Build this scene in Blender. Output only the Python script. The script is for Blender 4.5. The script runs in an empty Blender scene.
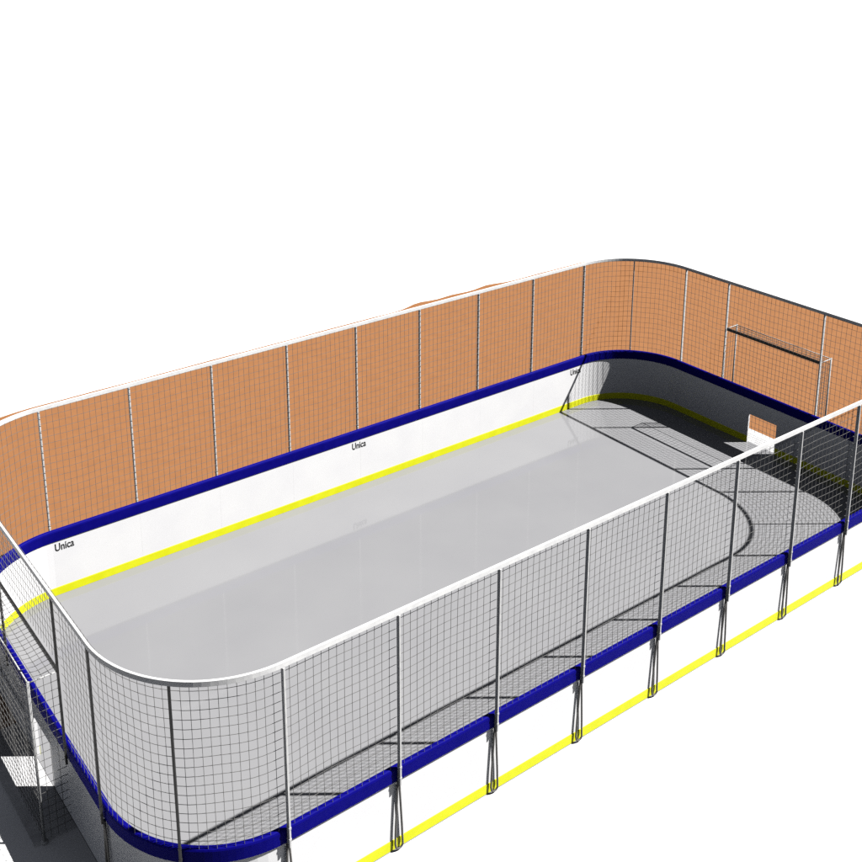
import bpy, bmesh, math, random
from mathutils import Vector, Matrix

random.seed(7)
S = bpy.context.scene
COL = S.collection

# ---------------------------------------------------------------- materials
def new_mat(name):
    m = bpy.data.materials.new(name)
    m.use_nodes = True
    nt = m.node_tree
    b = next(n for n in nt.nodes if n.type == 'BSDF_PRINCIPLED')
    return m, nt, b

def noisy(name, c1, c2, scale=3.0, detail=5.0, rough=0.5, spec=0.5, bump=0.0, bscale=40.0, lo=0.35, hi=0.65, metallic=0.0, coat=0.0):
    m, nt, b = new_mat(name)
    tc = nt.nodes.new('ShaderNodeTexCoord')
    no = nt.nodes.new('ShaderNodeTexNoise')
    no.inputs['Scale'].default_value = scale
    no.inputs['Detail'].default_value = detail
    nt.links.new(tc.outputs['Object'], no.inputs['Vector'])
    cr = nt.nodes.new('ShaderNodeValToRGB')
    cr.color_ramp.elements[0].position = lo
    cr.color_ramp.elements[1].position = hi
    cr.color_ramp.elements[0].color = (*c1, 1)
    cr.color_ramp.elements[1].color = (*c2, 1)
    nt.links.new(no.outputs['Fac'], cr.inputs['Fac'])
    nt.links.new(cr.outputs['Color'], b.inputs['Base Color'])
    b.inputs['Roughness'].default_value = rough
    b.inputs['Specular IOR Level'].default_value = spec
    b.inputs['Metallic'].default_value = metallic
    if bump:
        n2 = nt.nodes.new('ShaderNodeTexNoise')
        n2.inputs['Scale'].default_value = bscale
        n2.inputs['Detail'].default_value = 6
        nt.links.new(tc.outputs['Object'], n2.inputs['Vector'])
        bp = nt.nodes.new('ShaderNodeBump')
        bp.inputs['Strength'].default_value = bump
        bp.inputs['Distance'].default_value = 0.02
        nt.links.new(n2.outputs['Fac'], bp.inputs['Height'])
        nt.links.new(bp.outputs['Normal'], b.inputs['Normal'])
    return m

M_BOARD = noisy('white_board', (.80, .80, .81), (.84, .84, .84), 1.2, 6, .45, .3)
M_CAP = noisy('navy_plastic', (.0028, .0022, .150), (.004, .003, .172), 6, 4, .6, .04)
M_YEL = noisy('yellow_strip', (.72, .74, .012), (.78, .80, .02), 4, 4, .5, .3)
M_STEEL = noisy('galvanised_tube', (.70, .70, .70), (.80, .80, .79), 9, 5, .5, .3)
M_POST = noisy('post_steel', (.54, .54, .54), (.64, .64, .63), 9, 5, .5, .2)
M_GALV = noisy('goal_tube', (.36, .36, .36), (.46, .46, .45), 9, 5, .5, .3)
M_NET = noisy('net_cord', (.13, .128, .125), (.18, .177, .172), 12, 3, .9, .1)
M_GNET = noisy('goal_net_cord', (.11, .108, .105), (.16, .158, .155), 12, 3, .9, .1)
M_FLOOR = noisy('rink_floor', (.246, .247, .256), (.264, .265, .272), .5, 6, .07, .5, lo=.3, hi=.7)
M_PAVE = noisy('goal_floor', (.48, .48, .485), (.58, .58, .58), 5, 6, .7, .3, bump=.15)
M_EARTH = noisy('brown_earth', (.252, .113, .047), (.272, .123, .051), 2.6, 8, .95, .1, bump=.12, bscale=14)
M_WHITE = noisy('white_ground', (.83, .83, .83), (.86, .86, .86), .2, 6, .9, .1)
M_TEXT = noisy('black_print', (.012, .012, .012), (.02, .02, .02), 20, 2, .6, .2)
M_BLACK = noisy('shade_black', (.018, .018, .018), (.03, .03, .03), 9, 4, .5, .2)  # black put in for shade on left-end and corner posts; also on crossbars
M_BRACK = noisy('dark_steel', (.05, .05, .048), (.10, .095, .09), 14, 5, .5, .4)

# ---------------------------------------------------------------- helpers
def link(o, parent=None):
    COL.objects.link(o)
    if parent: o.parent = parent
    return o

def build(name, bm, mat, parent=None, smooth=False):
    me = bpy.data.meshes.new(name)
    bmesh.ops.recalc_face_normals(bm, faces=bm.faces)
    bm.to_mesh(me); bm.free()
    me.materials.append(mat)
    if smooth:
        for p in me.polygons: p.use_smooth = True
    o = bpy.data.objects.new(name, me)
    return link(o, parent)

def thing(name, label, cat, group=None, loc=(0, 0, 0)):
    o = bpy.data.objects.new(name, None)
    o.empty_display_size = .3
    o.location = loc
    COL.objects.link(o)
    o['label'] = label; o['category'] = cat
    if group: o['group'] = group
    return o

def structure(o):
    o['kind'] = 'structure'
    return o

def tube(bm, pts, r, n=10, caps=True):
    """round bar along a polyline"""
    pts = [Vector(p) for p in pts]
    rings = []
    ref = None
    for i, p in enumerate(pts):
        a = pts[max(0, i - 1)]; b = pts[min(len(pts) - 1, i + 1)]
        t = (b - a).normalized()
        if ref is None:
            ref = Vector((0, 0, 1)) if abs(t.z) < .9 else Vector((1, 0, 0))
        u = (ref - t * ref.dot(t)).normalized()
        w = t.cross(u)
        ref = u
        rings.append([bm.verts.new(p + (u * math.cos(k * 2 * math.pi / n + math.pi / n) + w * math.sin(k * 2 * math.pi / n + math.pi / n)) * r) for k in range(n)])
    for a, b in zip(rings, rings[1:]):
        for k in range(n):
            bm.faces.new((a[k], a[(k + 1) % n], b[(k + 1) % n], b[k]))
    if caps:
        bm.faces.new(rings[0]); bm.faces.new(rings[-1][::-1])

def sweep(bm, path, prof):
    """path: list of (point xy, outward normal xy); prof: closed list of (offset, z)"""
    rings = []
    for (x, y), (nx, ny) in path:
        rings.append([bm.verts.new((x + nx * d, y + ny * d, z)) for d, z in prof])
    n = len(prof)
    for a, b in zip(rings, rings[1:]):
        for k in range(n):
            bm.faces.new((a[k], a[(k + 1) % n], b[(k + 1) % n], b[k]))
    bm.faces.new(rings[0]); bm.faces.new(rings[-1][::-1])

def off(path, d, z):
    return [(x + nx * d, y + ny * d, z) for (x, y), (nx, ny) in path]

# ---------------------------------------------------------------- dimensions
LX, LY, RC = 10.0, 5.0, 2.0
H_BOARD, H_CAP, H_RAIL, H_BAR = 1.33, 1.56, 4.376, 3.005
POST_D, POST_R, RAIL_R = .048, .040, .052
GOAL_HW, GOAL_DEPTH = 1.5, .52

def line(p, q, nrm, a=0.0, b=1.0, gap=0.0):
    P, Q = Vector(p), Vector(q)
    L = (Q - P).length
    a += gap / L; b -= gap / L
    return [(tuple(P.lerp(Q, t)), nrm) for t in (a, b)]

def arc(cx, cy, a0, a1, n=14):
    out = []
    for i in range(n + 1):
        a = math.radians(a0 + (a1 - a0) * i / n)
        out.append(((cx + RC * math.cos(a), cy + RC * math.sin(a)), (math.cos(a), math.sin(a))))
    return out

BOARD_PROF = [(-.080, .0), (-.022, .0), (-.022, H_BOARD), (-.080, H_BOARD)]
STRIP_PROF = [(-.087, .003), (-.015, .003), (-.015, .185), (-.022, .195), (-.080, .195), (-.087, .185)]
STRIP_IN = [(-.087, .003), (-.0805, .003), (-.0805, .195), (-.087, .185)]
CAP_PROF = [(-.088, 1.30), (.000, 1.30), (.006, 1.308), (.006, 1.515), (-.003, 1.545), (-.020, 1.56), (-.070, 1.56), (-.087, 1.545), (-.096, 1.515), (-.096, 1.308)]

PITCH_X, PITCH_Z, CORD = .1333, .1567, .0040
SAG = random.Random(3)

def resample(path, maxd):
    out = []
    for (p, n), (q, m) in zip(path, path[1:]):
        L = math.dist(p, q)
        k = max(1, round(L / maxd))
        for i in range(k):
            t = i / k
            out.append(((p[0] + (q[0] - p[0]) * t, p[1] + (q[1] - p[1]) * t), (n[0] + (m[0] - n[0]) * t, n[1] + (m[1] - n[1]) * t)))
    out.append(path[-1])
    return out

def net_panel(parent, path, z0, z1, mat=M_NET, d=-.012, name='net_panel', parts=None):
    """knotted netting: round-ish cords, hung slightly slack between the posts"""
    bm = bmesh.new()
    dense = resample(path, .02)
    acc = [0.0]
    for (p, _), (q, _) in zip(dense, dense[1:]): acc.append(acc[-1] + math.dist(p, q))
    L = acc[-1]
    def at(s):
        s = min(max(s, 0), L)
        for i in range(len(acc) - 1):
            if acc[i + 1] >= s - 1e-9:
                t = (s - acc[i]) / max(1e-9, acc[i + 1] - acc[i])
                (p, n), (q, m) = dense[i], dense[i + 1]
                return (p[0] + (q[0] - p[0]) * t, p[1] + (q[1] - p[1]) * t), (n[0] + (m[0] - n[0]) * t, n[1] + (m[1] - n[1]) * t)
        return dense[-1]
    nu = max(2, round(L / PITCH_X)); nz = max(2, round((z1 - z0) / PITCH_Z))
    ph = SAG.random() * 6.28
    bel = SAG.uniform(.01, .03)
    def pt(s, t):
        (x, y), (nx, ny) = at(s * L)
        bulge = bel * math.sin(math.pi * s) * math.sin(math.pi * t) - .0
        dz = .012 * math.sin(3 * math.pi * s + ph) * math.sin(math.pi * t)
        return (x + nx * (d - bulge), y + ny * (d - bulge), z0 + (z1 - z0) * t + dz)
    for i in range(1, nu):
        tube(bm, [pt(i / nu, k / 6) for k in range(7)], CORD, 4, False)
    for j in range(1, nz + 1):
        tt = min(j / nz, .995)
        tube(bm, [pt(k / 10, tt) for k in range(11)], CORD, 4, False)
    # knots where the cords cross
    k = CORD * 2.2
    for i in range(1, nu):
        for j in range(1, nz):
            x, y, z = pt(i / nu, j / nz)
            v = [bm.verts.new((x + a, y + b, z + c)) for a, b, c in ((k, 0, 0), (0, k, 0), (-k, 0, 0), (0, -k, 0), (0, 0, k), (0, 0, -k))]
            for q in range(4):
                bm.faces.new((v[q], v[(q + 1) % 4], v[4])); bm.faces.new((v[(q + 1) % 4], v[q], v[5]))
    return build(name, bm, mat, parent)

# ---------------------------------------------------------------- posts
def rbox(bm, hx, hy, z0, z1, c=.005):
    prof = [(-hx + c, -hy), (hx - c, -hy), (hx, -hy + c), (hx, hy - c), (hx - c, hy), (-hx + c, hy), (-hx, hy - c), (-hx, -hy + c)]
    a = [bm.verts.new((x, y, z0)) for x, y in prof]
    b = [bm.verts.new((x, y, z1)) for x, y in prof]
    for k in range(8):
        bm.faces.new((a[k], a[(k + 1) % 8], b[(k + 1) % 8], b[k]))
    bm.faces.new(a[::-1]); bm.faces.new(b)

def post_mesh(z0):
    bm = bmesh.new()
    rbox(bm, .0175, .035, z0, H_RAIL - .046)
    # clamps that hold the post to the cap rail
    for z in (1.40, 1.60):
        rbox(bm, .022, .040, z - .018, z + .018)
    me_o = build('post', bm, M_POST)
    return me_o

def bracket_mesh():
    """bent-tube foot: a narrow loop that widens to the ground with a straight strut in the middle"""
    bm = bmesh.new()
    y = -.030
    loop = [(-.014, y, 1.30), (-.032, y, .95), (-.060, y, .45), (-.072, y, .13)]
    for k in range(1, 8):
        a = math.pi * k / 8
        loop.append((-.072 * math.cos(a), y + .012, .10 - .075 * math.sin(a)))
    loop += [(.072, y, .13), (.060, y, .45), (.032, y, .95), (.014, y, 1.30)]
    tube(bm, loop, .018, 8)
    o = build('foot_bracket', bm, M_BRACK, None, True)
    return o

P_FULL = post_mesh(1.26)
P_GOAL = P_FULL
B_FOOT = bracket_mesh()
_first = {'post': True, 'foot': True}

def place_post(parent, p, nrm, foot=True, dark=False):
    o = P_FULL if _first['post'] else P_FULL.copy()
    if not _first['post']: COL.objects.link(o)
    _first['post'] = False
    if dark: o.data = P_SHADED
    o.parent = parent
    o.location = (p[0] + nrm[0] * POST_D, p[1] + nrm[1] * POST_D, 0)
    # local +y of the bracket points outwards
    o.rotation_euler = (0, 0, math.atan2(nrm[1], nrm[0]) - math.pi / 2)
    if foot:
        b = B_FOOT if _first['foot'] else B_FOOT.copy()
        if not _first['foot']: COL.objects.link(b)
        _first['foot'] = False
        b.parent = o
        b.location = (0, 0, 0)
    return o

P_SHADED = P_FULL.data.copy(); P_SHADED.materials[0] = M_BLACK  # post copy with its shaded look painted in as black
for v in P_SHADED.vertices: v.co.y *= .55

# ---------------------------------------------------------------- barrier sections
GROUP = 'sections of the rink barrier'
def caprail(parent, path):
    bm = bmesh.new(); sweep(bm, path, CAP_PROF)
    build('cap_rail', bm, M_CAP, parent)
def toprail(parent, path):
    # a flat bar standing on edge over the posts
    bm = bmesh.new()
    sweep(bm, path, [(POST_D + d, H_RAIL + z) for d, z in ((-.016, -.045), (.016, -.045), (.020, -.041), (.020, .041), (.016, .045), (-.016, .045), (-.020, .041), (-.020, -.041))])
    build('top_rail', bm, M_STEEL, parent)
def boardpanel(parent, path):
    bm = bmesh.new(); sweep(bm, path, BOARD_PROF)
    build('board_panel', bm, M_BOARD, parent)
def strip(parent, path, prof=STRIP_PROF):
    bm = bmesh.new(); sweep(bm, path, prof)
    build('kick_strip', bm, M_YEL, parent)

def long_side(ys, label):
    nrm = (0, ys)
    t = thing('rink_barrier', label, 'rink barrier', GROUP)
    for i in range(8):
        x0 = -8 + 2 * i
        seg = line((x0, ys * LY), (x0 + 2, ys * LY), nrm, gap=.0005)
        boardpanel(t, seg)
        net_panel(t, line((x0, ys * LY), (x0 + 2, ys * LY), nrm), H_CAP - .03, H_RAIL - .01)
    full = line((-8, ys * LY), (8, ys * LY), nrm)
    strip(t, full); caprail(t, full); toprail(t, full)
    for i in range(9):
        place_post(t, (-8 + 2 * i, ys * LY), nrm)
    return t

def end_side(xs, label):
    nrm = (xs, 0)
    t = thing('rink_barrier', label, 'rink barrier', GROUP)
    X = xs * LX
    for a, b in ((-3, -1.5), (1.5, 3)):
        boardpanel(t, line((X, a), (X, b), nrm, gap=.0005))
        net_panel(t, line((X, a), (X, b), nrm), H_CAP - .03, H_RAIL - .01)
    # middle board with the low goal opening cut through it
    o0, o1, oh = -.46, .44, .86
    bm = bmesh.new()
    e = 1.4995
    outline = [(-e, 0), (o0, 0), (o0, oh), (o1, oh), (o1, 0), (e, 0), (e, oh), (e, H_BOARD), (-e, H_BOARD), (-e, oh)]
    ring = []
    for d in (-.080, -.022):
        ring.append([bm.verts.new((X + xs * d, y, z)) for y, z in outline])
    n = len(outline)
    for k in range(n):
        bm.faces.new((ring[0][k], ring[0][(k + 1) % n], ring[1][(k + 1) % n], ring[1][k]))
    for g in ring:
        bm.faces.new([g[i] for i in (0, 1, 2, 9)])
        bm.faces.new([g[i] for i in (3, 4, 5, 6)])
        bm.faces.new([g[i] for i in (9, 2, 3, 6, 7, 8)])
    build('board_panel', bm, M_BOARD, t)
    for a, b in ((-3, o0 - .004), (o1 + .004, 3)):
        strip(t, line((X, a), (X, b), nrm), STRIP_PROF if xs > 0 else STRIP_IN)
    full = line((X, -3), (X, 3), nrm)
    caprail(t, full); toprail(t, full)
    net_panel(t, line((X, -1.5), (X, 1.5), nrm), H_BAR + .03, H_RAIL - .01)
    for y in (-3, -1.5, 1.5, 3):
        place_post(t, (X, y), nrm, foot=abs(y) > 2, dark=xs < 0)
    return t

def corner(xs, ys, label):
    t = thing('rink_barrier', label, 'rink barrier', GROUP)
    a0 = {(1, 1): 0, (-1, 1): 90, (-1, -1): 180, (1, -1): 270}[(xs, ys)]
    cx, cy = xs * (LX - RC), ys * (LY - RC)
    for k in range(2):
        p = arc(cx, cy, a0 + 45 * k, a0 + 45 * (k + 1), 10)
        boardpanel(t, p)
        net_panel(t, p, H_CAP - .03, H_RAIL - .01)
    p = arc(cx, cy, a0, a0 + 90, 28)
    strip(t, p); caprail(t, p); toprail(t, p)
    a = math.radians(a0 + 45)
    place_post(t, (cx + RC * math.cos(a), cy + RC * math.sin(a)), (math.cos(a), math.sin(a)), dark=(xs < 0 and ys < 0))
    return t

far = long_side(1, 'far long side of the rink, printed white boards under netting against brown ground')
near = long_side(-1, 'near long side of the rink, white boards seen from outside with looped post feet')
right = end_side(1, 'right end of the rink, shaded boards with goal opening against brown ground')
left = end_side(-1, 'left end of the rink, dark outer boards with goal box sticking out')
corner(1, 1, 'rounded far right corner of the rink, boards half sunlit and half shaded')
corner(-1, -1, 'rounded near left corner of the rink, closest curved netting, dark below')
corner(-1, 1, 'rounded far left corner of the rink, white boards cut off by photo edge')
corner(1, -1, 'rounded near right corner of the rink, joining the near side and right end')

# printed lettering on the far boards
def lettering(word, x0, x1, zc, h):
    cu = bpy.data.curves.new('lettering', 'FONT')
    cu.body = word; cu.extrude = .002; cu.offset = .012
    tmp = bpy.data.objects.new('tmp_text', cu)
    COL.objects.link(tmp)
    bpy.context.view_layer.update()
    me = bpy.data.meshes.new_from_object(tmp.evaluated_get(bpy.context.evaluated_depsgraph_get()))
    bpy.data.objects.remove(tmp)
    xs = [v.co.x for v in me.vertices]; ys = [v.co.y for v in me.vertices]
    sx = (x1 - x0) / (max(xs) - min(xs)); sy = h / (max(ys) - min(ys)); mx, my = min(xs), min(ys)
    for v in me.vertices:
        x, y, z = v.co
        v.co = (x0 + (x - mx) * sx, LY - .0805 - .0025 + -z, zc - h / 2 + (y - my) * sy)
    me.materials.clear(); me.materials.append(M_TEXT)
    o = bpy.data.objects.new('lettering', me)
    link(o, far)
for x in (-7.96, -.25, 7.46):
    lettering('Unica', x, x + .42, 1.15, .18)

# ---------------------------------------------------------------- goals
def goal(xs, label):
    t = thing('goal', label, 'goal', 'goals at the two ends', (xs * LX, 0, 0))
    F, B = xs * POST_D, xs * GOAL_DEPTH
    hw = GOAL_HW
    bm = bmesh.new()
    sweep(bm, [((F, -hw + .037), (xs, 0)), ((F, hw - .037), (xs, 0))], [(d, H_BAR + z) for d, z in ((-.012, -.042), (.012, -.042), (.016, -.038), (.016, .038), (.012, .042), (-.012, .042), (-.016, .038), (-.016, -.038))])
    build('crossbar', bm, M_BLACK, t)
    for s in (-1, 1):
        bm = bmesh.new(); tube(bm, [(F + xs * .04, s * hw, H_BAR), (B - xs * .02, s * hw, H_BAR)], .013, 10)
        build('side_bar', bm, M_GALV, t, True)
        bm = bmesh.new(); tube(bm, [(B, s * hw, H_BAR + .02), (B, s * hw, .0)], .023, 10)
        tube(bm, [(B, s * hw, .0), (B, s * hw, .02)], .06, 12)
        build('back_post', bm, M_GALV, t, True)
    bm = bmesh.new(); tube(bm, [(B, -hw + .03, H_BAR), (B, hw - .03, H_BAR)], .012, 10)
    build('back_bar', bm, M_GALV, t, True)
    # box net: top, two sides and back
    bm = bmesh.new()
    r = .0046
    ny = round(2 * hw / .125); nz = round(H_BAR / .15); nx = 4
    dx = B - F
    for i in range(1, ny):
        y = -hw + 2 * hw * i / ny
        sg = .03 * math.sin(i * 1.7)
        tube(bm, [(F, y, H_BAR), (F + dx * .5, y, H_BAR - .035), (B, y, H_BAR), (B + xs * .02 * math.sin(i), y + .01, H_BAR * .5), (B, y, .03)], r, 4, False)
    for j in range(1, nz + 1):
        z = .03 + (H_BAR - .03) * j / nz - .001
        tube(bm, [(F, -hw, z), (B, -hw, z), (B, -hw * .3, z + .012), (B, hw * .4, z - .01), (B, hw, z), (F, hw, z)], r, 4, False)
    for s in (-1, 1):
        for i in range(1, nx):
            x = F + dx * i / nx
            tube(bm, [(x, s * hw, H_BAR), (x + .006, s * (hw + .012), H_BAR * .5), (x, s * hw, .03)], r, 4, False)
    for i in range(1, nx):
        x = F + dx * i / nx
        tube(bm, [(x, -hw, H_BAR - .01), (x, 0, H_BAR - .035), (x, hw, H_BAR - .01)], r, 4, False)
    build('net', bm, M_GNET, t)
    return t
goal(1, 'goal box behind the right end, its crossbar seen against brown ground')
goal(-1, 'goal box behind the left end, with white back pole and shaded outer floor')

# ---------------------------------------------------------------- ground
def rounded(x0, x1, y0, y1, r, n=16, rs=None):
    """counter-clockwise outline; r per corner (x1y1, x0y1, x0y0, x1y0)"""
    rr = rs or (r, r, r, r)
    out = []
    for (cx, cy, sx, sy, a0), q in zip(((x1, y1, -1, -1, 0), (x0, y1, 1, -1, 90), (x0, y0, 1, 1, 180), (x1, y0, -1, 1, 270)), rr):
        if q <= 0:
            out.append((cx, cy)); continue
        for i in range(n + 1):
            a = math.radians(a0 + 90 * i / n)
            out.append((cx + sx * q + q * math.cos(a), cy + sy * q + q * math.sin(a)))
    return out

def slab(name, outline, ztop, zbot, mat):
    bm = bmesh.new()
    a = [bm.verts.new((x, y, ztop)) for x, y in outline]
    b = [bm.verts.new((x, y, zbot)) for x, y in outline]
    n = len(a)
    bm.faces.new(a)
    for k in range(n):
        bm.faces.new((a[k], b[k], b[(k + 1) % n], a[(k + 1) % n]))
    bmesh.ops.triangulate(bm, faces=[f for f in bm.faces if len(f.verts) > 4])
    return structure(build(name, bm, mat))

slab('rink_floor', rounded(-LX + .012, LX - .012, -LY + .012, LY - .012, RC - .012), 0.0, -.03, M_FLOOR)
slab('goal_floor', rounded(LX - .006, LX + .68, -1.5, 1.5, 0, rs=(0, 0, 0, 0)), -.002, -.03, M_PAVE)
slab('goal_floor', rounded(-LX - .68, -LX + .006, -1.5, 1.5, 0, rs=(0, 0, 0, 0)), -.002, -.03, M_PAVE)

# brown earth round the far side and the right end, with a ragged worn edge
rnd = random.Random(11)
def rag(outline, amp):
    pts = []
    for (p, q) in zip(outline, outline[1:] + outline[:1]):
        L = math.dist(p, q); k = max(1, int(L / .35))
        for i in range(k):
            t = i / k
            pts.append((p[0] + (q[0] - p[0]) * t, p[1] + (q[1] - p[1]) * t))
    out = []
    for i, (x, y) in enumerate(pts):
        d = amp * (math.sin(x * 1.3 + y * .9) + .6 * math.sin(x * 3.1 - y * 2.3 + 1) + rnd.uniform(-.5, .5))
        if y > 13.5:
            bump = .24 * math.exp(-((x - 9.3) / .6) ** 2) + .14 * math.exp(-((x - 10.8) / .8) ** 2) + .22 * math.exp(-((x - 12.6) / .7) ** 2)
            y += d + bump
        elif x > 19.5:
            x += d
        out.append((x, y))
    return out
earth = [(20.45, -12.0)] + rounded(-10.9, 20.45, 1.52, 14.60, 2.9, rs=(2.9, 5.5, 0, 0))[:-2]
earth += [(-10.9, 1.52), (-LX + .1, 1.52), (-LX + .1, LY - .5), (LX - .5, LY - .5), (LX - .5, 3), (LX - .02, 3), (LX - .02, -5.0), (14.0, -12.0)]
slab('earth', rag(earth, .012), -.008, -.02, M_EARTH)

bm = bmesh.new()
R = 900
for f in [((-R, -R), (R, -R), (R, R), (-R, R))]:
    bm.faces.new([bm.verts.new((x, y, -.014)) for x, y in f])
structure(build('ground', bm, M_WHITE))

# ---------------------------------------------------------------- camera
cam = bpy.data.cameras.new('camera')
co = bpy.data.objects.new('camera', cam)
COL.objects.link(co)
rx, ry, rz = 1.3070, 0.0040, -0.6344
Rm = Matrix.Rotation(rz, 3, 'Z') @ Matrix.Rotation(ry, 3, 'Y') @ Matrix.Rotation(rx, 3, 'X')
co.matrix_world = Matrix.Translation((-14.5954, -16.9949, 14.0722 + .68)) @ Rm.to_4x4()
cam.sensor_width = 36; cam.sensor_fit = 'HORIZONTAL'
cam.lens = 1128.812 / 862 * 36
cam.shift_x = (431 - 406.325) / 862
cam.shift_y = -(431 - 199.387) / 862
cam.clip_start = .1; cam.clip_end = 3000
S.camera = co

# ---------------------------------------------------------------- light
to_sun = Vector((.676, -.491, 1.0)).normalized()
elev = math.asin(to_sun.z)
azim = math.atan2(to_sun.x, to_sun.y)
w = bpy.data.worlds.new('World'); S.world = w; w.use_nodes = True
nt = w.node_tree
bg = nt.nodes['Background']
sky = nt.nodes.new('ShaderNodeTexSky')
sky.sky_type = 'NISHITA'; sky.sun_disc = False
sky.air_density = .22; sky.dust_density = .15; sky.ozone_density = 1.0
sky.sun_elevation = elev; sky.sun_rotation = azim
hs = nt.nodes.new('ShaderNodeHueSaturation')
hs.inputs['Saturation'].default_value = .3
nt.links.new(sky.outputs['Color'], hs.inputs['Color'])
nt.links.new(hs.outputs['Color'], bg.inputs['Color'])
bg.inputs['Strength'].default_value = .05
sun = bpy.data.lights.new('sun', 'SUN')
sun.energy = 4.8; sun.angle = math.radians(.5); sun.color = (1, .985, .965)
so = bpy.data.objects.new('sun', sun); COL.objects.link(so)
so.rotation_euler = (-to_sun).to_track_quat('-Z', 'Y').to_euler()
so.location = to_sun * 60

S.view_settings.view_transform = 'Standard'
S.view_settings.look = 'None'
S.view_settings.exposure = .95
S.view_settings.gamma = 1
S.render.engine = 'CYCLES'
S.cycles.max_bounces = 6
S.cycles.diffuse_bounces = 0
S.cycles.glossy_bounces = 3
S.cycles.use_denoising = False
